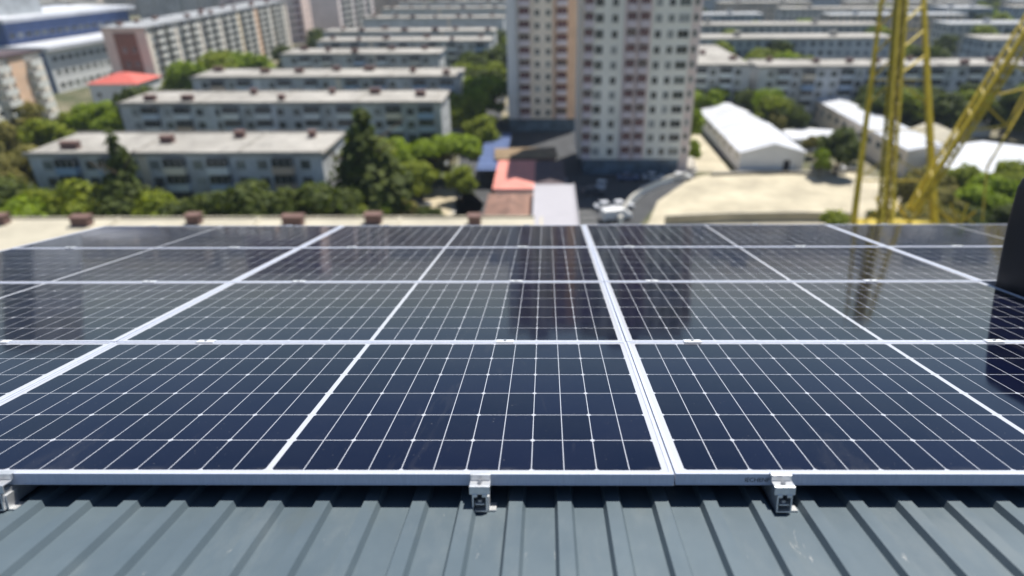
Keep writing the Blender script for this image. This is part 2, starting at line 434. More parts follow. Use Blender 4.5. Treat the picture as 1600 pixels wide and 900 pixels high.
# stamped mark on the front of the right front panel: dark illegible print
tx = bpy.data.curves.new('stamp', 'FONT'); tx.body = 'IECHENP'; tx.size = .017; tx.extrude = .0001; tx.align_x = 'CENTER'; tx.space_character = .95
dep = bpy.context.evaluated_depsgraph_get()
to = bpy.data.objects.new('stamp', tx); COL.objects.link(to)
dep = bpy.context.evaluated_depsgraph_get(); dep.update()
me = bpy.data.meshes.new_from_object(to.evaluated_get(dep)); me.materials.clear(); me.materials.append(M['tyre'])
bpy.data.objects.remove(to)

# ---- rails and clamps
RAILS = [(-3.788, 'under the left end panels'), (-2.59, 'under the left end panels, beside the left thick seam'),
         (-1.735, 'below the clamp in the left bottom corner'), (-.498, 'below the clamp left of the centre seam'),
         (.27, 'below the clamp right of the centre seam'), (1.50, 'at the right, beyond the stamped frame'),
         (2.62, 'under the right end panels'), (3.72, 'under the right end panels, farthest right')]
def rail_mesh(y1):
    m = MB(); t = .0035; w = .019; z0, zt = UR+.006, -.0335
    m.box(-w, -w+t, 0, y1, z0, zt); m.box(w-t, w, 0, y1, z0, zt)
    m.box(-w+t, w-t, 0, y1, z0, z0+t)
    m.box(-w+t, -.006, 0, y1, zt-t*2, zt); m.box(.006, w-t, 0, y1, zt-t*2, zt)
    m.box(-.012, .012, 0, y1, z0+.020, z0+.0225)
    return m
rails = []
for i, (X, lab) in enumerate(RAILS):
    s0 = -.042 if X < 2.1 else 2*PL-.04
    t = thing('mounting_rail', 'slotted aluminium mounting rail ' + lab, 'rail', P(X, s0, 0), rot=ROT, group='mounting rails under the solar panels')
    rail_mesh(4*PL+.03-s0).build('channel', M['alu_raw'], t, fix=False)
    for s_ in ((.010, .045), (1.2, 1.24), (2.3, 2.34), (3.3, 3.34)) if X < 2.1 else ((.01,.045), (1.2,1.24)):
        f = MB(); f.box(.0195, .040, s_[0], s_[1], UR+.001, UR+.005)
        f.box(.0195, .0235, s_[0], s_[1], UR+.005, -.045)
        f.build('foot', M['alu_raw'], t, fix=False)
    if -4 < X < 2.1:
        bl = MB(); bl.bar((0, .012, UR+.030), (0, .012, UR+.037), .0085, k=6); bl.build('bolt', M['steel'], t, fix=False)
    rails.append(X)
def end_clamp(X, s, label, flip=1):
    t = thing('end_clamp', label, 'clamp', P(X, s, 0), rot=ROT, group='end clamps on the panel edges')
    m = MB(); q = flip
    def bx(a, b, c, d, e, f_): m.box(a, b, min(c*q, d*q), max(c*q, d*q), e, f_)
    bx(-.026, .026, -.004, .009, .0008, .0042)       # lip over the frame
    bx(-.026, .026, -.010, -.004, -.012, .0042)      # step down
    bx(-.026, .026, -.036, -.010, -.016, -.012)      # bolt shelf
    bx(-.026, .026, -.040, -.036, -.034, -.012)      # front skirt
    m.build('bracket', M['alu_raw'], t, bevel=.0006)
    b = MB(); b.bar((0, -.023*q, -.012), (0, -.023*q, -.006), .0065, k=6); b.bar((0, -.023*q, -.0062), (0, -.023*q, -.0055), .003, k=6)
    b.build('bolt', M['steel'], t)
    return t
def mid_clamp(X, s, label):
    t = thing('mid_clamp', label, 'clamp', P(X, s, 0), rot=ROT, group='mid clamps across the row seams')
    m = MB(); m.box(-.035, .035, -.016, .016, .0009, .0050); m.build('plate', M['clip'], t, bevel=.0008)
    b = MB(); b.bar((0, 0, .0045), (0, 0, .0100), .0065, k=6); b.build('bolt', M['steel'], t)
nm = {-3.788:'far left rail', -2.59:'rail beside the left thick seam', -1.735:'rail left of the middle line', -.498:'rail left of the centre seam', .27:'rail right of the centre seam', 1.50:'right hand rail', 2.62:'first rail of the right end panels', 3.72:'last rail of the right end panels'}
seam = ['front and second rows', 'second and third rows', 'third and far rows']
for X, lab in RAILS:
    if X < 2.1:
        where = {-1.735:'in the left bottom corner of the photo', -.498:'left of the thick centre seam', .27:'right of the thick centre seam, beside the stamp'}.get(X, 'on the ' + nm[X])
        end_clamp(X, 0, 'silver end clamp on the front edge ' + where)
    for j in range(3):
        if X > 2.1 and j < 2: continue
        mid_clamp(X, (j+1)*PL-.004, 'mid clamp between %s on the %s' % (seam[j], nm[X]))
    end_clamp(X, 4*PL-.005, 'end clamp on the far edge at the ' + nm[X], -1)
third_front = [o for o in COL.objects if o.get('label', '').startswith('dark blue solar panel in the front row, right of the centre')][0]
o = place('stamp', me, third_front, (.21, -.0003, -.0225)); o.rotation_euler = (pi/2, 0, 0)

# ---- dark vent casing at the right
t = thing('vent_cowl', 'dark navy metal vent casing standing on the roof at the right edge', 'roof vent', P(2.156, 1.36, UR), rot=ROT)
mb = MB(); BW, BD, HT = .62, .72, .668
def ring(z, ins, n=5, rad=.05):
    pts = []; x0, x1, y0, y1 = ins, BW-ins*.6, ins*.6, BD-ins*.6
    for (cx, cy, a0) in ((x1-rad, y1-rad, 0), (x0+rad, y1-rad, 90), (x0+rad, y0+rad, 180), (x1-rad, y0+rad, 270)):
        for k_ in range(n):
            a = radians(a0+90*k_/(n-1)); pts.append((cx+rad*cos(a), cy+rad*sin(a), z))
    return pts
lev = [(0, .004), (.05, .001), (.12, 0), (.3, .002), (.42, .006), (.52, .012), (.62, .020), (HT, .034)]
rings = [ring(z, ins) for z, ins in lev]; K = len(rings[0])
for r_ in rings: mb.v += r_
for i in range(len(rings)-1):
    for j in range(K):
        mb.f.append((i*K+j, i*K+(j+1) % K, (i+1)*K+(j+1) % K, (i+1)*K+j)); mb.m.append(0)
mb.f.append(tuple((len(rings)-1)*K+j for j in range(K))); mb.m.append(0)
mb.build('casing', M['navy'], t, smooth=False, bevel=.004)
r_ = MB()
for xx in (.16, .30, .44):
    r_.bar((xx, .03, .02), (xx+.01, .075, .60), .008, k=6); r_.bar((xx, BD-.002, .02), (xx, BD-.02, .60), .008, k=6)
r_.build('rib', M['navy'], t)
c_ = MB(); c_.prism([(.10,.09),(.50,.09),(.52,.12),(.52,.54),(.50,.57),(.10,.57),(.08,.54),(.08,.12)], HT, HT+.018)
c_.build('cap', M['navy'], t, bevel=.005)
k_ = MB(); k_.bar((.12,.52,HT+.018), (.12,.52,HT+.034), .014, k=10); k_.build('knob', M['navy'], t)

# ------------------------------------------------------------------ buildings
def mesh_window(w_, h_):
    m = MB(); f_ = .07
    m.box(-w_/2, w_/2, -.02, .05, 0, h_, 0)
    m.box(-w_/2, w_/2, -.06, -.02, 0, f_, 1); m.box(-w_/2, w_/2, -.06, -.02, h_-f_, h_, 1)
    m.box(-w_/2, -w_/2+f_, -.06, -.02, f_, h_-f_, 1); m.box(w_/2-f_, w_/2, -.06, -.02, f_, h_-f_, 1)
    m.box(-.03, .03, -.05, -.02, f_, h_-f_, 1); m.box(-w_/2-.08, w_/2+.08, -.14, -.003, -.09, -.005, 1)
    return m.mesh('window', [M['glass'], M['pvc']])
def mesh_balcony(w_, d_, mat, glazed=True, gl=None):
    m = MB()
    m.box(-w_/2, w_/2, -d_, -.003, 0, .14, 0)
    m.box(-w_/2, w_/2, -d_, -d_+.08, .14, 1.15, 0); m.box(-w_/2, -w_/2+.08, -d_+.08, -.003, .14, 1.15, 0); m.box(w_/2-.08, w_/2, -d_+.08, -.003, .14, 1.15, 0)
    if glazed:
        m.box(-w_/2+.04, w_/2-.04, -d_+.04, -.004, 1.15, 2.35, 1)
        for k_ in range(4):
            xx = -w_/2+.04+k_*(w_-.12)/3; m.box(xx, xx+.05, -d_+.01, -d_+.038, 1.15, 2.35, 2)
    return m.mesh('balcony', [mat, gl or M['dark_glass'], M['pvc']])
WIN = mesh_window(1.5, 1.5); WINS = mesh_window(1.15, 1.35); WINW = mesh_window(2.1, 1.4)
M['lav'] = plain('pale_lilac_parapet', (.60,.54,.58), .7, 0, .12, .5)
BAL_R = mesh_balcony(2.6, .9, M['lav'], gl=M['bal_red']); BAL_R2 = mesh_balcony(1.7, .7, M['lav'], gl=M['bal_red'])
BAL_M = mesh_balcony(3.0, 1.1, M['bal_mix']); BAL_W = mesh_balcony(3.4, 1.3, M['bal_white'], False)
BAL_WG = mesh_balcony(3.2, 1.1, M['bal_white'])

def gather(name, spots, src, mats, parent):  # beyond 100 of one part: the rest as one piece
    if not spots: return
    m = MB(); vs = [tuple(v.co) for v in src.vertices]; fs = [(tuple(p.vertices), p.material_index) for p in src.polygons]
    for (x, y, z) in spots:
        n = len(m.v); m.v += [(a+x, b+y, c+z) for a, b, c in vs]
        for f_, mi in fs: m.f.append(tuple(n+i for i in f_)); m.m.append(mi)
    o = m.build(name, mats, parent, fix=False); o['kind'] = 'stuff'
def put_many(name, spots, me, parent, limit=100):
    for s_ in spots[:limit]: place(name, me, parent, s_)
    gather(name, spots[limit:], me, list(me.materials), parent)

def slab_block(label, x0, y0, L, D, hgt, rot=0, mats=('blue_wall', 'roof_pale'), storeys=5, seed=0, detail=2, group=None, z0=0, strips=(), bal=None, pitch=3.2, cat='apartment block', chim=None):
    """local frame: x along the facade, the facade at y = 0 faces -y"""
    rn = random.Random(seed)
    t = thing('apartment_block', label, cat, (x0, y0, z0), rot, group)
    MB().box(0, L, 0, D, 0, hgt-.35).build('wall', M[mats[0]], t, fix=False)
    r_ = MB(); r_.box(-.35, L+.35, -.45, D+.35, hgt-.35, hgt)
    r_.box(-.35, L+.35, -.45, -.25, hgt, hgt+.22); r_.box(-.35, L+.35, D+.15, D+.35, hgt, hgt+.22)
    if L > 40:
        for k_ in range(1, int(L/15)+1): r_.box(k_*15.5-.15, k_*15.5+.15, -.2, D+.1, hgt+.002, hgt+.18)
    ro_ = r_.build('roof', M[mats[1]], t, fix=False)
    nch = len(chim) if chim else max(3, int(L/9))
    for k_ in range(nch):
        c_ = MB(); cx = (k_+.5)*L/nch+rn.uniform(-2, 2); cy = D*rn.choice((.22, .5, .75)); cw = rn.uniform(.5, 1.3)
        if chim: cx, cy, cw = chim[k_][0]-x0, D-1.2-.5*(k_ % 2), (.65, .95, .7, 1.05, .85, .65)[k_ % 6]
        c_.box(cx-cw, cx+cw, cy-.5, cy+.5, hgt+.002, hgt+1.0); c_.box(cx-cw-.12, cx+cw+.12, cy-.6, cy+.6, hgt+1.003, hgt+1.1)
        c_.build('chimney', M['chimney'], ro_, fix=False)
    sh = (hgt-1.2)/storeys
    nx = int((L-1.5)/pitch); off = (L-(nx-1)*pitch)/2
    if detail:
        ws, bs = [], []
        for s_ in range(storeys-1, -1, -1):
            for i in range(nx):
                q = (off+i*pitch, -.02, .9+s_*sh+.3); isb = (i % 5) in (1, 3)
                if isb: bs.append((q[0], -.003, s_*sh+.7))
                else: ws.append(q)
        put_many('window', ws, WIN, t, 100)
        put_many('balcony', bs, bal or BAL_M, t, 100)
        ew = [(L, D*.5, .9+s_*sh+.3) for s_ in range(storeys)]
        for e in ew[1:]:
            o = place('window', WINS, t, (L+.02, e[1], e[2]), pi/2)
    for (a, b, mn) in strips:
        MB().box(a, b, -.12, -.004, 0, hgt-.4).build('facade_strip', M[mn], t, fix=False)
    return t

rows = [(56, -78, -1.6, 'roof_cream'), (95.2, -76.5, -33.0, 'roof_pale'), (131.5, -84, -20.6, 'roof_pale'), (161.5, -84, -20.6, 'roof_pale'),
        (201.0, -77, -31.0, 'roof_pale'), (231.5, -76, -18.5, 'roof_pale'), (261.5, -83, -19, 'roof_pale'), (318, -82, -19, 'roof_pale'), (375, -86, -21, 'roof_pale'), (430, -88, -22, 'roof_pale')]
ordn = ['nearest long five storey block, its cream roof just beyond the far edge of the panels', 'five storey block with two cypresses before it, first full facade behind the panels',
        'long grey block behind the block with the cypresses', 'third long block up the left, with a yellowish right end', 'fourth block up the left, short with a white right end wall',
        'fifth long pale roofed block up the left', 'sixth long pale roofed block up the left', 'seventh long block, near the top left of the tower', 'eighth block, a thin pale roof at the top', 'ninth and farthest row block behind the other pale roofs']
for i, (y0, xa, xb, rm) in enumerate(rows):
    slab_block(ordn[i], xa, y0, xb-xa, 12.0, 14.0, 0, (['grey_wall','blue_wall','grey_wall','blue_wall'][i % 4], rm), 5, 40+i,
               2 if i in (1, 2) else (1 if i in (0, 3, 4, 5) else 0), 'parallel five storey blocks left of the tower', strips=[(5.4+q*9.6*(1+.13*(i % 3)), 6.7+q*9.6*(1+.13*(i % 3)), ('white_wall','grey_wall','beige_wall','blue_wall')[(q+i) % 4]) for q in range(int((xb-xa-8)/(9.6*(1+.13*(i % 3)))))],
               chim=[gp(px_, 341, 14.6) for px_ in (2, 132, 303, 460, 583, 742)] if i == 0 else None)
# right of the tower
slab_block('wide grey five storey block behind the two white sheds', 54, 174, 76, 11.5, 14, 0, ('blue_wall', 'roof_pale'), 5, 61, 1)
slab_block('short block with a pinkish roof right behind the tower', 33.5, 177, 19, 40, 14, 0, ('blue_wall', 'roof_pale'), 5, 62, 1)
# left: tall blocks whose facades face right
q1 = gp(60, 78, 21.5)
slab_block('tall block at the left edge with an apricot strip and white balconies', q1.x, q1.y-74, 74, 14, 21.5, pi/2, ('beige_wall', 'plum_roof'), 9, 63, 2,
           strips=((64, 68.5, 'orange_wall'), (30, 34, 'orange_wall')), bal=BAL_W)
q3 = Vector((-118, 207, 0))
slab_block('long nine storey block with apricot and straw strips receding from its brown end wall', q3.x, q3.y, 118, 13, 21, pi/2, ('beige_wall', 'roof_grey'), 9, 64, 2,
           strips=((11, 14.5, 'yellow_wall'), (27, 31, 'orange_wall'), (44, 48, 'orange_wall'), (62, 66, 'yellow_wall'), (80, 84, 'orange_wall'), (100, 103, 'yellow_wall')), bal=BAL_WG)
o = COL.objects[-1]
for t in list(COL.objects):
    if t.get('label', '').startswith('long nine storey'):
        MB().box(-.14, -.004, 3.2, 9.8, 1, 19.5).build('end_panel', M['brown_wall'], t, fix=False)
        for z_ in (6, 10, 14):
            for y_ in (4.6, 7.4): place('window', WINS, t, (-.16, y_, z_), -pi/2)
slab_block('beige high block at the top, behind the pale roofed rows', -98, 338, 46, 14, 34, pi/2*.92, ('pink_wall', 'chimney'), 12, 65, 1, bal=BAL_WG)
slab_block('pink and brown high block at the top left corner', -160, 352, 40, 16, 40, 0, ('pink_wall', 'brown_wall'), 12, 66, 1, bal=BAL_R)

# modern blue and white building, top left
t = thing('office_building', 'stepped blue and white building with long white roof bands at the top left', 'office building', (-158, 219, 0), radians(83))
MB().box(0, 52, 0, 22, 0, 13).build('wall', M['white_wall'], t, fix=False)
r_ = MB(); r_.box(-1, 53, -1.5, 23, 13.002, 14.2); r_.build('roof', M['metal_white'], t, fix=False)
MB().box(2, 60, 14, 44, 14.21, 21).build('upper_storey', M['blue_panel'], t, fix=False)
MB().box(0, 62, 12, 46, 21.003, 22.2).build('upper_roof', M['metal_white'], t, fix=False)
MB().box(-.6, -.01, 1, 21, 0, 12.5).build('end_cladding', M['blue_panel'], t, fix=False)
ws = [(2.5+i*3.2, -.02, 1.6+j*4) for j in (2, 1, 0) for i in range(15)]
put_many('window', ws, WINW, t)
put_many('upper_window', [(4+i*3.3, 13.98, 16.2) for i in range(17)], WINW, t)

# house with a red hipped roof
def hip_house(label, x0, y0, L, D, hw, hr, wall, roof, name='house', rot=0, cat='house', nwin=3, over=.5, gable=False):
    t = thing(name, label, cat, (x0, y0, 0), rot)
    MB().box(0, L, 0, D, 0, hw).build('wall', wall, t, fix=False)
    m = MB(); a = -over; b = L+over; c_ = -over; d = D+over; z = hw+.003
    if gable or L == D: ins = .01 if gable else min(L, D)/2
    else: ins = min(L, D)/2
    if L >= D: r1, r2 = (a+ins, D/2), (b-ins, D/2)
    else: r1, r2 = (L/2, c_+ins), (L/2, d-ins)
    v = [(a,c_,z),(b,c_,z),(b,d,z),(a,d,z),(r1[0],r1[1],hw+hr),(r2[0],r2[1],hw+hr)]
    m.v = v
    if L >= D: m.f = [(0,1,5,4),(1,2,5),(2,3,4,5),(3,0,4),(3,2,1,0)]
    else: m.f = [(0,1,4),(1,2,5,4),(2,3,5),(3,0,4,5),(3,2,1,0)]
    m.m = [0]*5
    m.build('roof', roof, t, fix=True)
    for i in range(nwin): place('window', WINS, t, ((i+.5)*L/nwin, -.02, 1.2), 0)
    if hw > 5:
        for i in range(nwin): place('window', WINS, t, ((i+.5)*L/nwin, -.02, 4.3), 0)
    return t
hip_house('white walled house with a red hipped roof below the long nine storey block', -127.5, 189, 13.5, 12.5, 8, 2.2, M['white_wall'], M['red_tile'])
hip_house('small house with a faded pink roof left of the shaded car park', -8.7, 108, 6.6, 16.5, 4.2, .9, M['pink_wall'], M['pink_roof'], over=.4)
hip_house('low building with an olive brown roof behind the pink roofed house', -9.5, 127, 11.5, 7, 4, .8, M['brown_wall'], M['olive_roof'], rot=radians(4))
hip_house('plum roofed house between the pink roof and the car park', -1.9, 108.5, 5.0, 15.5, 4.2, .7, M['brown_wall'], M['plum_roof'], over=.3)
hip_house('rusty brown roofed house in front of the pink roofed house', -9.2, 92.5, 7.0, 13, 4, 1.1, M['rust_roof'], M['rust_roof'], over=.4)
t = thing('flat_roofed_building', 'low building with a smooth flat grey roof in front of the car park', 'building', (-1.7, 76, 0))
MB().box(0, 6.1, 0, 28.2, 0, 5.6).build('wall', M['grey_wall'], t, fix=False)
r_ = MB(); r_.box(-.25, 6.35, -.3, 28.5, 5.603, 6); r_.box(-.25, -.05, -.3, 28.5, 6.0, 6.16); r_.box(6.15, 6.35, -.3, 28.5, 6.0, 6.16); r_.build('roof', M['slate_roof'], t, fix=False)
for i in range(6): place('window', WINS, t, (6.12, 3+i*4.4, 1.5), pi/2)
t = thing('kiosk', 'small white roofed kiosk beside the rusty brown roof', 'kiosk', (-7.9, 90.5, 0))
MB().box(0, 2.4, 0, 2.2, 0, 4.7).build('wall', M['white_wall'], t, fix=False)
MB().box(-.2, 2.6, -.2, 2.4, 4.703, 4.85).build('roof', M['metal_white'], t, fix=False)
MB().box(.7, 1.7, -.06, -.003, .1, 2.2).build('door', M['blue_panel'], t, fix=False)
# canopy, the dark blue of the shadow there put into its colour
t = thing('canopy', 'blue sheet metal canopy with lighter stripes left of the two towers', 'canopy', (-13.2, 121, 0))
c_ = MB()
for i in range(14):
    c_.extrude_x([(i*2.0, 3.4+.12*(i % 2)), (i*2.0+2.0, 3.4+.12*(i % 2)), (i*2.0+2.0, 3.5+.12*(i % 2)), (i*2.0, 3.5+.12*(i % 2))], 0, 5.4)
c_.build('sheet', M['blue_panel'], t, fix=True)
for i in range(4):
    for x in (.15, 5.2): MB().box(x, x+.12, 1+i*8, 1.12+i*8, 0, 3.4).build('post', M['steel'], t, fix=False)

# sheds
def shed(label, x0, y0, W, L, hw, hr, wall, roof, door=None, nwin=0):
    t = thing('shed', label, 'shed', (x0, y0, 0))
    m = MB(); m.box(0, W, 0, L, 0, hw)
    for yy in (0, L): m.poly([(0, yy, hw), (W, yy, hw), (W/2, yy, hw+hr)] if yy == 0 else [(0, yy, hw), (W/2, yy, hw+hr), (W, yy, hw)])
    m.build('wall', wall, t, fix=False)
    r_ = MB(); e = .4
    r_.extrude_y([(-e, hw-hr*e/(W/2)+.01), (W/2, hw+hr+.01), (W+e, hw-hr*e/(W/2)+.01), (W+e, hw-hr*e/(W/2)+.16), (W/2, hw+hr+.17), (-e, hw-hr*e/(W/2)+.16)], -e, L+e)
    n_ = int(L/6)
    for i in range(n_): r_.extrude_y([(-e, hw-hr*e/(W/2)+.17), (W/2, hw+hr+.18), (W+e, hw-hr*e/(W/2)+.17), (W+e, hw-hr*e/(W/2)+.22), (W/2, hw+hr+.23), (-e, hw-hr*e/(W/2)+.22)], 1+i*6., 1.12+i*6.)
    r_.build('roof', roof, t, fix=True)
    if door: MB().box(door, door+1.3, -.08, -.003, 0, 2.3).build('door', M['navy'], t, fix=False)
    for i in range(nwin):
        o = place('window', WINW, t, (-.02, 3+i*(L-6)/max(1, nwin-1), hw*.5), -pi/2)
    return t
shed('white gable roofed shed beside the lane, small dark door in its front wall', 39.2, 131, 12.8, 40, 3.9, 1.7, M['white_wall'], M['metal_white'], 8.8, 8)
shed('long white roofed hall running back behind the gable shed', 69.8, 126, 8.2, 64, 5.6, .8, M['beige_wall'], M['metal_white'], None, 14)
shed('broad white roofed hall at the right, behind the crane boom', 74, 114, 26, 17, 4.2, 1.6, M['grey_wall'], M['metal_white'])
shed('small cream gabled building right of the crane mast', 80, 134, 8, 12, 4.6, 1.8, M['cream_yard'], M['roof_cream'])
shed('low flat white shed between the two white halls', 55, 146, 12, 8, 2.6, .4, M['white_wall'], M['metal_white'])
shed('low pale shed right of the long white hall', 82, 160, 9, 14, 3.2, .7, M['white_wall'], M['metal_white'])
shed('pale shed at the top edge of the long hall, beside dark trees', 96, 158, 10, 12, 3.2, .7, M['white_wall'], M['metal_white'])

# ---- towers
def tower(label, x0, y0, W, D, sh, n, wall, cols, bcols, bmesh, shop_h=3.2, extra=None, top=None):
    t = thing('tower_block', label, 'tower block', (x0, y0, 0))
    hgt = shop_h+n*sh+1.2
    MB().box(0, W, 0, D, shop_h, hgt).build('wall', wall, t, fix=False)
    MB().box(.15, W-.15, .15, D-.15, 0, shop_h-.003).build('ground_floor', M['shop'], t, fix=False)
    r_ = MB(); r_.box(-.3, W+.3, -.3, D+.3, hgt+.003, hgt+.5); r_.box(W*.3, W*.6, D*.3, D*.7, hgt+.5, hgt+3.3); r_.build('roof', M['roof_grey'], t, fix=False)
    ws, bs = [], []
    for k_ in range(n):
        z = shop_h+k_*sh
        for (x, me_) in cols: ws.append((x, -.02, z+.85, me_))
        for x in bcols: bs.append((x, -.003, z+.15))
    for i, (x, y, z, me_) in enumerate(ws[:100]): place('window', me_, t, (x, y, z))
    for me_ in {q[3] for q in ws[100:]}: gather('window', [q[:3] for q in ws[100:] if q[3] == me_], me_, list(me_.materials), t)
    put_many('balcony', bs, bmesh, t, 60)
    return t, hgt
TB = tower('pale grey tower block with a dark red balcony column in the middle of its front', 7.3, 129, 19.2, 17, 2.72, 17, M['cream_wall'],
      [(2.5, WIN), (5.3, WINS), (13.2, WINS), (15.5, WINS), (17.8, WINW)], [8.3, 10.7, .55], BAL_R2)
t, hg = TB
MB().box(7.0, 12.0, -.10, -.004, 3.2, hg-1).build('facade_strip', M['pink_wall'], t, fix=False)
MB().box(-1.0, -.003, 1.0, 15, 3.2, hg-1.5).build('side_bay', M['beige_wall'], t, fix=False)
MB().box(19.203, 21.2, 1.2, 15, 0, hg-1.2).build('side_wing', M['pink_wall'], t, fix=False)
for k_ in range(17): place('wing_window', WINS, t, (20.2, 1.18, 4.1+k_*2.72), 0, (.7, 1, .9))
TA = tower('beige tower block with apricot right edge standing behind the pale tower', -9.2, 165, 16.6, 18, 2.85, 17, M['beige_wall'],
      [(7.2, WINS), (9.8, WINS)], [4.2, 13.0], BAL_R)
t, hg = TA
MB().box(10.9, 16.6, -.10, -.004, 3.2, hg-1).build('facade_strip', M['orange_wall'], t, fix=False)
MB().box(0, 2.4, -.12, -.004, 3.2, hg-1).build('facade_strip', M['white_wall'], t, fix=False)
MB().box(6.1, 10.88, -1.0, -.12, 3.2, hg-1) if False else None
slab_block('very tall dark tower standing off to the upper left', -196, 236, 17, 17, 66, radians(-20), ('grey_wall', 'roof_grey'), 20, 77, 0, cat='tower block')

# ---- distant city
rd = random.Random(21); nfar = 0
def far_block(x, y, L, D, hgt, mat, roof, rot=0):
    t = thing('distant_block', 'pale roofed slab block in the hazy built up distance at the top of the photo', 'apartment block', (x, y, 0), rot, 'distant slab blocks')
    MB().box(0, L, 0, D, 0, hgt).build('wall', mat, t, fix=False)
    r_ = MB(); r_.box(-.3, L+.3, -.3, D+.3, hgt+.003, hgt+.5); r_.box(L*.2, L*.2+2, D*.4, D*.4+2, hgt+.5, hgt+2); r_.box(L*.7, L*.7+2, D*.4, D*.4+2, hgt+.5, hgt+2)
    r_.build('roof', roof, t, fix=False)
yy = 228
while yy < 1250:
    x = 40+rd.uniform(0, 12) if yy < 480 else -yy*.8+rd.uniform(0, 60)
    if yy < 480: x = 40+rd.uniform(0, 15)
    while x < yy*.85+20:
        L = rd.uniform(45, 85) if rd.random() < .8 else rd.uniform(16, 24)
        hgt = 14 if L > 30 else rd.choice((14, 26, 32) if yy > 500 else (10, 14))
        if rd.random() < .84:
            far_block(x, yy+rd.uniform(-5, 5), L, 12 if L > 30 else 18, hgt, M[rd.choice(('far_blue','far_blue','far_grey','far_beige'))], M[rd.choice(('roof_pale','roof_grey','roof_pale'))], rd.uniform(-.05, .05))
        x += L+rd.uniform(9, 30)
    if yy >= 400 and yy < 480:
        pass
    yy += rd.uniform(38, 46) if yy < 560 else yy*.11
for (x, y, L, rz) in [(-230,300,60,1.4),(-262,330,70,1.4),(-300,370,60,1.4),(-210,410,70,.1),(-130,440,80,.05),(-260,455,60,.1),(-330,420,60,.1),(-220,200,60,1.5),(-245,150,50,1.5)]:
    far_block(x, y, L, 13, 18, M['far_grey'] if y % 20 else M['far_beige'], M['roof_pale'], rz)

# ---- curved low wall and fence round the yard
def wall_along(name, label, cat, pts, th, hh, mat, extra=None):
    t = thing(name, label, cat, (pts[0][0], pts[0][1], 0)); ox, oy = pts[0]
    m = MB(); cp = MB()
    for a, b in zip(pts, pts[1:]):
        d = Vector((b[0]-a[0], b[1]-a[1])).normalized(); n = Vector((-d.y, d.x))*th/2
        q = [(a[0]-ox+n.x, a[1]-oy+n.y), (a[0]-ox-n.x, a[1]-oy-n.y), (b[0]-ox-n.x, b[1]-oy-n.y), (b[0]-ox+n.x, b[1]-oy+n.y)]
        m.prism(q, 0, hh); n2 = n*1.35
        q = [(a[0]-ox+n2.x, a[1]-oy+n2.y), (a[0]-ox-n2.x, a[1]-oy-n2.y), (b[0]-ox-n2.x, b[1]-oy-n2.y), (b[0]-ox+n2.x, b[1]-oy+n2.y)]
        cp.prism(q, hh+.003, hh+.12)
    m.build('wall_body', mat, t); cp.build('coping', M['kerb'], t)
    return t
cur = [gp(968, 352), gp(974, 335), gp(986, 318), gp(1003, 303), gp(1025, 292), gp(1050, 284), gp(1072, 279)]
wall_along('yard_wall', 'low pale wall curving round the edge of the shaded car park', 'wall', [(p.x, p.y) for p in cur], .5, 1.2, M['cream_wall'])
wall_along('yard_wall', 'straight low wall along the back of the cream yard', 'wall', [(33, 128.3), (44, 129.3), (60, 128.8)], .35, .5, M['cream_yard'])
wall_along('fence', 'cream board fence across the front of the yard', 'fence', [(19.4, 101.5), (30, 102.8), (42, 103.2), (50, 102.6)], .12, 1.5, M['cream_yard'])

# ---- cars
def car_mesh(col, van=False):
    pm = G('car_paint').set(col, .3, 0, **{'Coat Weight': .6})
    return pm
def make_car(name, label, loc, rz, col, van=False, grp='cars parked by the towers'):
    t = thing(name, label, 'van' if van else 'car', loc, rz, grp)
    L, W = (5.2, 1.95) if van else (4.35, 1.75)
    b = MB(); hh = 2.1 if van else 1.42
    if van: prof = [(0,.35),(L-.3,.32),(L,.55),(L-.05,1.05),(L-.9,1.35),(L-1.5,hh),(.1,hh),(0,1.9)]
    else: prof = [(0,.38),(.2,.30),(L-.2,.30),(L,.45),(L-.06,.74),(L-1.15,.92),(.55,.96),(.05,.86)]
    n = len(b.v); k = len(prof)
    b.v = [(p[0], -W/2, p[1]) for p in prof] + [(p[0], W/2, p[1]) for p in prof]
    b.f = [tuple(range(k)), tuple(k+i for i in reversed(range(k)))] + [(i, k+i, k+(i+1) % k, (i+1) % k) for i in range(k)]
    b.m = [0]*len(b.f)
    pm = car_mesh(col); b.build('body', pm, t, bevel=.07)
    if not van:
        c_ = MB(); w2 = W/2-.13
        lo = [(.55,-W/2+.06,.93),(L-1.1,-W/2+.06,.90),(L-1.1,W/2-.06,.90),(.55,W/2-.06,.93)]; hi = [(1.05,-w2,hh-.06),(L-1.95,-w2,hh-.06),(L-1.95,w2,hh-.06),(1.05,w2,hh-.06)]
        c_.v = lo+hi; c_.f = [(0,1,5,4),(1,2,6,5),(2,3,7,6),(3,0,4,7),(4,5,6,7)]; c_.m = [0]*5; c_.build('window', M['car_glass'], t)
        MB().box(1.02, L-1.92, -w2-.02, w2+.02, hh-.058, hh).build('roof', pm, t, bevel=.03)
    else:
        MB().extrude_y([(L-1.42,hh-.12),(L-.93,1.42),(L-.90,1.40),(L-1.38,hh-.08)], -W/2+.12, W/2-.12).build('window', M['car_glass'], t)
    for x in (.85, L-.85):
        for s_ in (-1, 1):
            w_ = MB(); w_.bar((x, s_*(W/2-.2), .32), (x, s_*(W/2+.02), .32), .32, k=14); w_.build('wheel', M['tyre'], t)
    return t
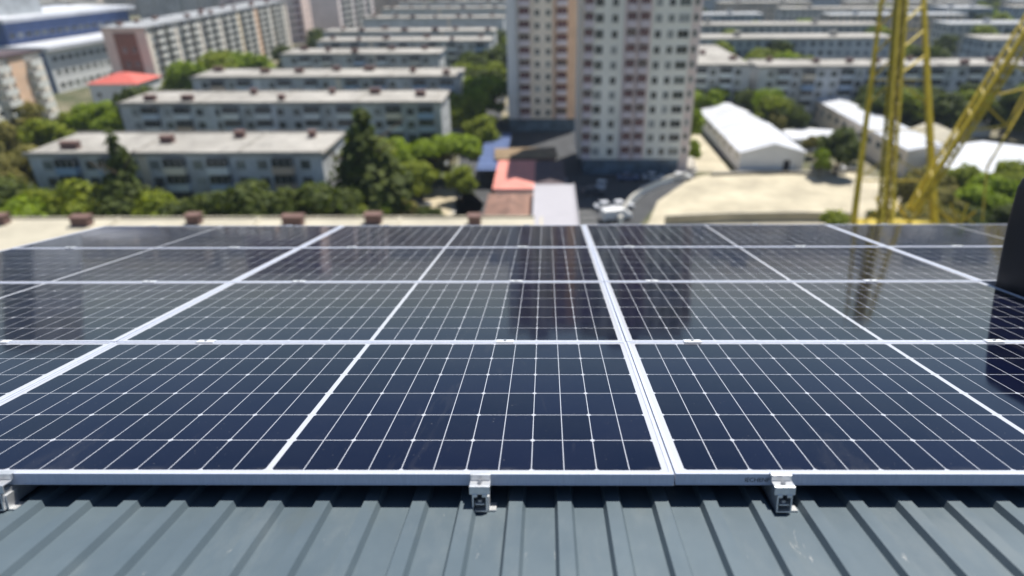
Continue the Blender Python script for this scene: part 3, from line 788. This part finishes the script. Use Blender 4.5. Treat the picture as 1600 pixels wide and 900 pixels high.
carspec = [((9.2,103.2),.3,(.7,.71,.73),True,'white van parked at the near end of the shaded car park'),
 ((8.4,108.6),.2,(.55,.57,.62),False,'silver car in the shade behind the white van'), ((11.0,108.9),.2,(.60,.62,.66),False,'second silver car beside the one behind the van'),
 ((6.6,116.8),.1,(.05,.06,.09),False,'dark car nearest the plum roofed house'), ((10.2,119.0),1.4,(.62,.64,.68),False,'silver car alone in the middle of the car park'),
 ((3.0,120.4),1.5,(.30,.38,.55),False,'blue grey car beside the plum roofed house'), ((14,125.5),0,(.12,.16,.28),False,'dark blue car below the front of the pale tower'),
 ((19,125.6),0,(.55,.58,.62),False,'silver car below the right half of the pale tower'), ((24.2,125.2),.2,(.66,.67,.68),False,'white car at the right corner of the pale tower'),
 ((-10.5,152.5),1.2,(.75,.75,.74),False,'white car behind the blue canopy'), ((-14.2,158),1.5,(.74,.73,.70),False,'white car farther up beside the beige tower'),
 ((-15.6,148.6),1.6,(.72,.72,.72),False,'white car at the roadside left of the blue canopy'), ((54,131.8),0,(.06,.06,.07),False,'dark car under the trees right of the gable shed'),
 ((60,131.5),.1,(.66,.67,.70),False,'pale car at the foot of the crane mast trees'), ((-24.4,109.2),.4,(.30,.32,.36),False,'grey car on the dirt between the trees left of the pink roof')]
for (xy, rz, col, van, lab) in carspec:
    make_car('parked_van' if van else 'parked_car', lab, (xy[0], xy[1], .018), rz, col, van)

# ---- lattice crane
def lattice(a0, a1, w0, w1, nseg, rc, rb, up=None):
    """four chords from square a0 (half width w0) to a1 (w1); returns chord bars and brace bars"""
    a0 = Vector(a0); a1 = Vector(a1); d = (a1-a0).normalized()
    u = d.cross(Vector((0, 1, 0))); u.normalize(); v = d.cross(u)
    cs = [(1,1),(1,-1),(-1,-1),(-1,1)]
    pt = lambda t, c: a0.lerp(a1, t) + (u*c[0]+v*c[1])*(w0+(w1-w0)*t)
    ch = MB(); br = MB()
    for c in cs: ch.bar(pt(0, c), pt(1, c), rc)
    for i in range(nseg):
        t0, t1 = i/nseg, (i+1)/nseg
        for k_ in range(4):
            c, e = cs[k_], cs[(k_+1) % 4]
            br.bar(pt(t0, c), pt(t1, e), rb) if (i+k_) % 2 else br.bar(pt(t0, e), pt(t1, c), rb)
            br.bar(pt(t1, c), pt(t1, e), rb)
    return ch, br
ZC = 66.0
base = ray(1395, 345, ZC); 
t = thing('lattice_crane', 'tall yellow lattice crane with a splayed mast and a boom rising to the right', 'crane', (base.x, base.y, 0))
O = Vector((base.x, base.y, 0))
def R_(px, py, dz=0): return ray(px, py, ZC+dz) - O
m = MB(); br = MB()
tl, tc, tr_ = R_(1396, -150, 1.5), R_(1419, -150, -1), R_(1436, -150, 1.5)
bl, bc, brr = R_(1327, 400, 1.5), R_(1378, 400, -2.5), R_(1462, 400, 1.5)
for a, b, r0, r1 in ((bl, tl, .42, .17), (brr, tr_, .45, .20)): m.bar(a, b, r0, r1)
m.build('mast_leg', M['yellow'], t)
c1, c2 = lattice(bc, tc, .45, .36, 34, .15, .07)
c1.build('mast_chord', M['yellow'], t); c2.build('mast_lattice', M['yellow_dark'], t)
m = MB(); m.bar(bc, bc.lerp(tc, .5), .16, k=6); m.bar(bc.lerp(tc, .5), tc, .46, k=6); m.build('mast_column', M['yellow_dark'], t)
for i in range(14):
    s_ = i/14; s2 = (i+1)/14
    L0, C0, R0 = bl.lerp(tl, s_), bc.lerp(tc, s_), brr.lerp(tr_, s_); L1, C1, R1 = bl.lerp(tl, s2), bc.lerp(tc, s2), brr.lerp(tr_, s2)
    if i % 2: br.bar(L0, R0, .07)
    if i > 6: br.bar(L0, C1, .10); br.bar(C0, R1, .10)
    elif i % 3 == 0: br.bar(L0, C1, .06); br.bar(R0, C1, .06)
br.build('brace', M['yellow'], t)
pf = MB(); z_ = R_(1395, 352).z
pf.box(-3.2, 4.6, -2.0, 2.2, z_-.5, z_-.2)
pf.build('platform', M['yellow'], t)
q = MB(); rq = random.Random(4)
for i in range(16):
    x0_, x1_ = rq.uniform(-3, 8.5), rq.uniform(-3, 8.5); q.bar((x0_, rq.uniform(-2, 2), z_-.2), (x0_+(x1_-x0_)*.35, rq.uniform(-2, 2), z_+rq.uniform(.8, 2.6)), rq.uniform(.07, .16))
q.build('stay', M['yellow'], t)
for x in (-3.0, 4.0):
    for y in (-1.9, 1.7): q = MB(); q.box(x, x+.4, y, y+.4, 0, z_-.51); q.build('support_leg', M['yellow'], t)
a0, a1 = R_(1425, 330), R_(1650, -25, -2)
ch, b2 = lattice(a0, a1, .40, .62, 22, .15, .065)
ch.build('boom_chord', M['yellow'], t); b2.build('boom_brace', M['yellow'], t)
s_ = MB(); s_.bar(R_(1542, 262), R_(1640, 95), .13); s_.bar(R_(1536, 160), R_(1573, 196), .11); s_.bar(R_(1573, 196), R_(1530, 202), .09)
s_.bar(R_(1530, 202), R_(1488, 205), .07); s_.bar(R_(1560, 148), R_(1604, 138), .11); s_.bar(R_(1580, 100), R_(1625, 122), .11); s_.bar(R_(1573, 196), R_(1604, 138), .08)
s_.bar(R_(1542, 262), R_(1535, 345), .10)
s_.build('strut', M['yellow'], t)
cb = MB()
cb.bar(R_(1475, 228), R_(1500, 233), .10); cb.bar(R_(1440, 222), R_(1475, 228), .05)
cb.build('hook_bar', M['rust_roof'], t)

# ------------------------------------------------------------------ trees
def crown_mesh(name, mat, seed, hgt, rad, nleaf, kind='broad', leaf=.42):
    rn = random.Random(seed); m = MB()
    cl = []
    if kind == 'broad':
        for i in range(15):
            a = rn.uniform(0, 2*pi); rr = rad*(rn.random()**.5)*.68; z = hgt*rn.uniform(.42, .86)
            k_ = 1-abs(z/hgt-.6)*.9
            cl.append((rr*cos(a)*k_, rr*sin(a)*k_, z, rad*rn.uniform(.28, .46)))
        cl.append((0, 0, hgt*.82, rad*.4))
    elif kind == 'flat':
        for i in range(16):
            a = rn.uniform(0, 2*pi); rr = rad*(rn.random()**.5)*.8
            cl.append((rr*cos(a), rr*sin(a), hgt*(.80-.22*(rr/rad)**2), rad*rn.uniform(.22, .32)))
    else:
        for i in range(22):
            t = i/21; r = rad*(1-t*.86)*(1 if t > .12 else .7)
            a = rn.uniform(0, 2*pi); cl.append((r*.35*cos(a), r*.35*sin(a), hgt*(.10+.86*t), r*.75))
    tot = sum(c[3]**2 for c in cl)
    for (cx, cy, cz, r) in cl:
        n = int(nleaf*r*r/tot)
        for _ in range(n):
            v = Vector((rn.gauss(0,1), rn.gauss(0,1), rn.gauss(0,1))).normalized()*r*(rn.uniform(.45, 1.08))
            p = Vector((cx, cy, cz))+Vector((v.x, v.y, v.z*(.8 if kind != 'cone' else 1.5)))
            d = (v.normalized()+Vector((rn.uniform(-.8,.8), rn.uniform(-.8,.8), rn.uniform(-.4,1.0)))).normalized()
            u = d.orthogonal().normalized(); u.rotate(Matrix.Rotation(rn.uniform(0, 6.28), 3, d)); w_ = d.cross(u); s_ = leaf*rn.uniform(.6, 1.25)
            m.quad(p-u*s_-w_*s_*.5, p+u*s_*.3-w_*s_*.7, p+u*s_+w_*s_*.45, p-u*s_*.4+w_*s_*.7)
    return m.mesh(name, mat)
def trunk_mesh(hgt, rad, seed):
    rn = random.Random(seed); m = MB(); m.bar((0,0,0), (.1,.05,hgt*.45), hgt*.028, hgt*.018, 7)
    m.bar((.1,.05,hgt*.45), (0,.1,hgt*.8), hgt*.018, hgt*.006, 6)
    for i in range(6):
        a = i*1.05+rn.random(); z = hgt*(.32+.07*i); m.bar((.08,.04,z), (rad*.6*cos(a), rad*.6*sin(a), z+hgt*.2), hgt*.010, hgt*.003, 5)
    return m.mesh('trunk', M['bark'])
CR = {}; TR = trunk_mesh(9, 4, 2)
for mn in ('lime', 'mid', 'olive', 'dark'):
    CR[mn] = [crown_mesh('crown', M['leaf_'+mn], 10+k_, 9, 4.2, 2300, 'broad', .36) for k_ in range(3)]
CR['flat'] = [crown_mesh('crown', M['leaf_lime'], 31, 9, 5.4, 6500, 'flat', .33)]
CR['cone'] = [crown_mesh('crown', M['leaf_dark'], 41, 9, 2.0, 1700, 'cone', .30), crown_mesh('crown', M['leaf_dark'], 42, 9, 2.9, 2200, 'cone', .34)]
rt_ = random.Random(8)
KN = {'lime': 'bright green tree', 'mid': 'mid green tree', 'olive': 'olive tinted tree', 'dark': 'dark green tree', 'cone': 'dark pointed conifer', 'flat': 'broad lime green tree'}
def tree(kind, x, y, hgt, label, group=None, wid=1.0, var=None):
    s_ = hgt/9.0
    t = thing('conifer' if kind == 'cone' else 'tree', label, 'tree', (x, y, 0), rt_.uniform(0, 6.28), group)
    k_ = CR[kind][rt_.randrange(len(CR[kind])) if var is None else var]
    sc = (s_*wid, s_*wid, s_); place('trunk', TR, t, sc=sc); place('crown', k_, t, sc=sc)
def grove(pts, label, group):
    for (k_, x, y, h_) in pts: tree(k_, x, y, h_, KN[k_] + ' ' + label, group, rt_.uniform(.9, 1.25))
# single trees
tree('cone', -82.5, 92.0, 17, 'dark cypress before the left end of the first full block', None, .85, 0)
tree('cone', -61.0, 92.0, 18.5, 'dark cypress before the middle of the first full block', None, 1.0, 0)
tree('cone', -27.5, 98.5, 20, 'big black green conifer at the right end of the first full block', None, 1.25, 1)
tree('flat', -18.3, 122.0, 10.5, 'broad lime green tree like a dome above the dirt path', None, 1.2, 0)
tree('mid', -22, 112, 7.5, 'loose green tree in front of the lime domed tree', None, 1.2)
tree('mid', -15, 113, 7, 'grey green bushy tree left of the pink roof', None, 1.1)
tree('lime', -26.5, 119, 9, 'light green tree between the big conifer and the lime dome', None, 1.0)
tree('mid', -31.5, 113, 12, 'green tree just behind the big black green conifer', None, 1.0)
tree('olive', -21.5, 98, 5.5, 'small olive bush at the near edge of the dirt path', None, 1.1)
tree('dark', -18.2, 97, 5, 'small dark bush by the near edge of the dirt path', None, 1.1)
tree('mid', -25.5, 97.5, 5, 'small green bush left on the dirt path', None, 1.0)
tree('dark', 57.5, 128.3, 10, 'round dark tree right of the gable shed', None, 1.1)
tree('lime', 53.8, 126.5, 6, 'light green bush at the right corner of the gable shed', None, .9)
tree('lime', 31.5, 147, 10, 'bright green tree against the right side of the pale tower', None, .8)
tree('mid', 32.5, 160, 11, 'green tree up the lane beside the pale tower', None, .9)
tree('lime', 30.5, 134, 6, 'green shrub at the right foot of the pale tower', None, .6)
tree('dark', 51.5, 182-12, 9, 'dark tree behind the far end of the gable shed', None, 1.1)
# groups
P1 = []
for i in range(17): P1.append((rt_.choice(('dark','mid','mid','dark')), -90+i*3.7+rt_.uniform(-1,1), 86.5+rt_.uniform(-2, 3.5), rt_.uniform(9.5, 13)))
P1 += [('lime', -72, 84, 11.5), ('lime', -69.5, 82, 11), ('mid', -33, 88, 9), ('mid', -29, 90, 8.5)]
grove(P1, 'in the dark row at the foot of the first full block', 'trees at the foot of the first full block')
P1 = [('olive', -93, 104, 13), ('olive', -99, 110, 14), ('olive', -90, 112, 11), ('mid', -97, 98, 12), ('dark', -94, 92, 12), ('dark', -90, 88, 11), ('dark', -99, 90, 12), ('olive', -104, 101, 12), ('dark', -86, 86, 10)]
grove(P1, 'in the grove at the left edge beside the first full block', 'trees at the left edge')
P1 = [('olive', -112, 142, 13), ('lime', -104, 150, 11), ('lime', -98, 147, 12), ('mid', -108, 150, 9), ('olive', -118, 150, 10), ('olive', -124, 155, 9), ('mid', -130, 158, 9), ('dark', -92, 152, 14),
      ('mid', -122, 142, 12), ('olive', -110, 132, 11), ('olive', -118, 130, 12), ('mid', -103, 134, 11), ('mid', -130, 148, 13), ]
grove(P1, 'below the red roofed house', 'trees below the red roofed house')
P1 = []
for i in range(13): P1.append((rt_.choice(('dark','mid','dark')), -82+i*4.6+rt_.uniform(-1.5,1.5), 122+rt_.uniform(-3, 5), rt_.uniform(7, 9)))
P1 += [('lime', -66, 124, 8.5), ('lime', -28.5, 124, 9), ('mid', -32, 122, 10)]
grove(P1, 'between the first and second full blocks', 'trees between the first and second blocks')
for yi, (y_, xa, xb) in enumerate(((152, -84, -24), (190, -84, -24), (222, -76, -22), (252, -80, -22))):
    P1 = [(rt_.choice(('dark','mid','dark','lime')), xa+i*(xb-xa)/9+rt_.uniform(-2,2), y_+rt_.uniform(-4, 4), rt_.uniform(7.5, 10)) for i in range(10)]
    grove(P1, 'in the strip behind the %s full block' % ('second','third','fourth','fifth')[yi], 'trees behind the %s block' % ('second','third','fourth','fifth')[yi])
P1 = [('lime', -17.5, 160, 13), ('mid', -19, 152, 12), ('lime', -16, 170, 13), ('mid', -21.5, 190, 13), ('dark', -16.5, 182, 13), ('dark', -20, 208, 13), ('dark', -24, 216, 13), ('mid', -15, 200, 12), ('dark', -17, 224, 13),
      ('dark', -15, 240, 13), ('mid', -12, 262, 13), ('dark', -19, 290, 12), ('mid', -14, 145, 9), ('dark', -22, 196, 13), ('dark', -12, 222, 13)]
grove(P1, 'along the street left of the beige tower', 'trees along the street left of the towers')
P1 = [('lime', -99, 190, 14), ('mid', -92, 196, 15), ('lime', -86, 200, 15), ('mid', -95, 205, 15), ('lime', -102, 192, 12), ('mid', -106, 196, 10), ('mid', -88, 190, 12), ('dark', -90, 240, 12), ('dark', -84, 262, 13), ('dark', -90, 280, 14), ('mid', -85, 300, 12)]
grove(P1, 'at the foot of the long nine storey block', 'trees at the foot of the long nine storey block')
P1 = []
for i in range(15): P1.append((rt_.choice(('lime','mid','dark','dark','mid')), rt_.uniform(40, 68), rt_.uniform(156, 173), rt_.uniform(7, 11)))
for i in range(10): P1.append((rt_.choice(('lime','mid','mid')), rt_.uniform(58, 84), rt_.uniform(190, 218), rt_.uniform(9, 13)))
P1 = [p for p in P1 if not (38 < p[1] < 53.5 and p[2] < 173) and not (59 < p[1] < 80 and p[2] < 191)]
P1 += [('lime', 44, 175, 9), ('dark', 59, 157, 7), ('mid', 66, 176, 6), ('lime', 36.5, 175.0, 10), ('dark', 57, 160, 9), ('olive', 55, 157, 7)]
grove(P1, 'among the sheds right of the towers', 'trees among the sheds')
P1 = []
for i in range(22): P1.append((rt_.choice(('dark','dark','mid','dark')), rt_.uniform(80, 128), rt_.uniform(149, 171), rt_.uniform(8, 13)))
grove(P1, 'in the dark clump behind the crane', 'trees in the dark clump behind the crane')
P1 = [('lime', 67, 98, 8), ('lime', 71, 101, 8.5), ('mid', 75, 104, 8), ('lime', 74, 96, 7), ('olive', 56, 92, 8), ('olive', 60, 96, 8), ('olive', 52, 88, 8), ('olive', 62, 100, 7), ('mid', 70, 107, 9), ('olive', 64, 106, 8), ('mid', 79, 108, 9), ('olive', 60, 106, 7), ('mid', 80, 99, 8), ('olive', 66, 111, 7), ('olive', 70, 91, 7), ('dark', 64, 93, 6)]
grove(P1, 'behind the foot of the crane', 'trees at the foot of the crane')
P1 = []
for i in range(26): P1.append((rt_.choice(('mid','lime','dark','olive','mid')), rt_.uniform(-30.5, -21), rt_.uniform(104, 130), rt_.uniform(5, 8)))
P1 = [p for p in P1 if not (-24 < p[1] < -12 and 98 < p[2] < 109)]
grove(P1, 'in the loose clump round the dirt path', 'trees round the dirt path')
P1 = [(rt_.choice(('mid','olive','dark')), rt_.uniform(38, 70), y_, rt_.uniform(4, 7)) for y_ in (93, 92.5, 94, 92)]
P1 += [('lime', 61, 134, 4.5), ('olive', 57, 141, 5)]
grove(P1, 'at the edge of the yard', 'trees at the edge of the yard')
P1 = []
for i in range(115):
    yv = rt_.uniform(222, 560); xv = rt_.uniform(34, yv*.78) if yv < 420 else rt_.uniform(-yv*.3, yv*.78)
    P1.append((rt_.choice(('dark','mid','mid','lime','dark')), xv, yv, rt_.uniform(10, 15)))
grove(P1, 'scattered among the distant blocks', 'trees among the distant blocks')

# ------------------------------------------------------------------ air
hz = MB().box(-2700, 2700, -1600, 4300, -1.6, 130)
ho = hz.build('haze', bpy.data.materials.new('haze_air')); ho['kind'] = 'stuff'
hm = ho.data.materials[0]; hm.use_nodes = True; ht = hm.node_tree
for n_ in list(ht.nodes):
    if n_.type != 'OUTPUT_MATERIAL': ht.nodes.remove(n_)
pv = ht.nodes.new('ShaderNodeVolumePrincipled'); pv.inputs['Density'].default_value = .00016; pv.inputs['Color'].default_value = (.66, .80, 1.0, 1)
pv.inputs['Anisotropy'].default_value = .2
ht.links.new(pv.outputs[0], ht.nodes['Material Output'].inputs['Volume'])
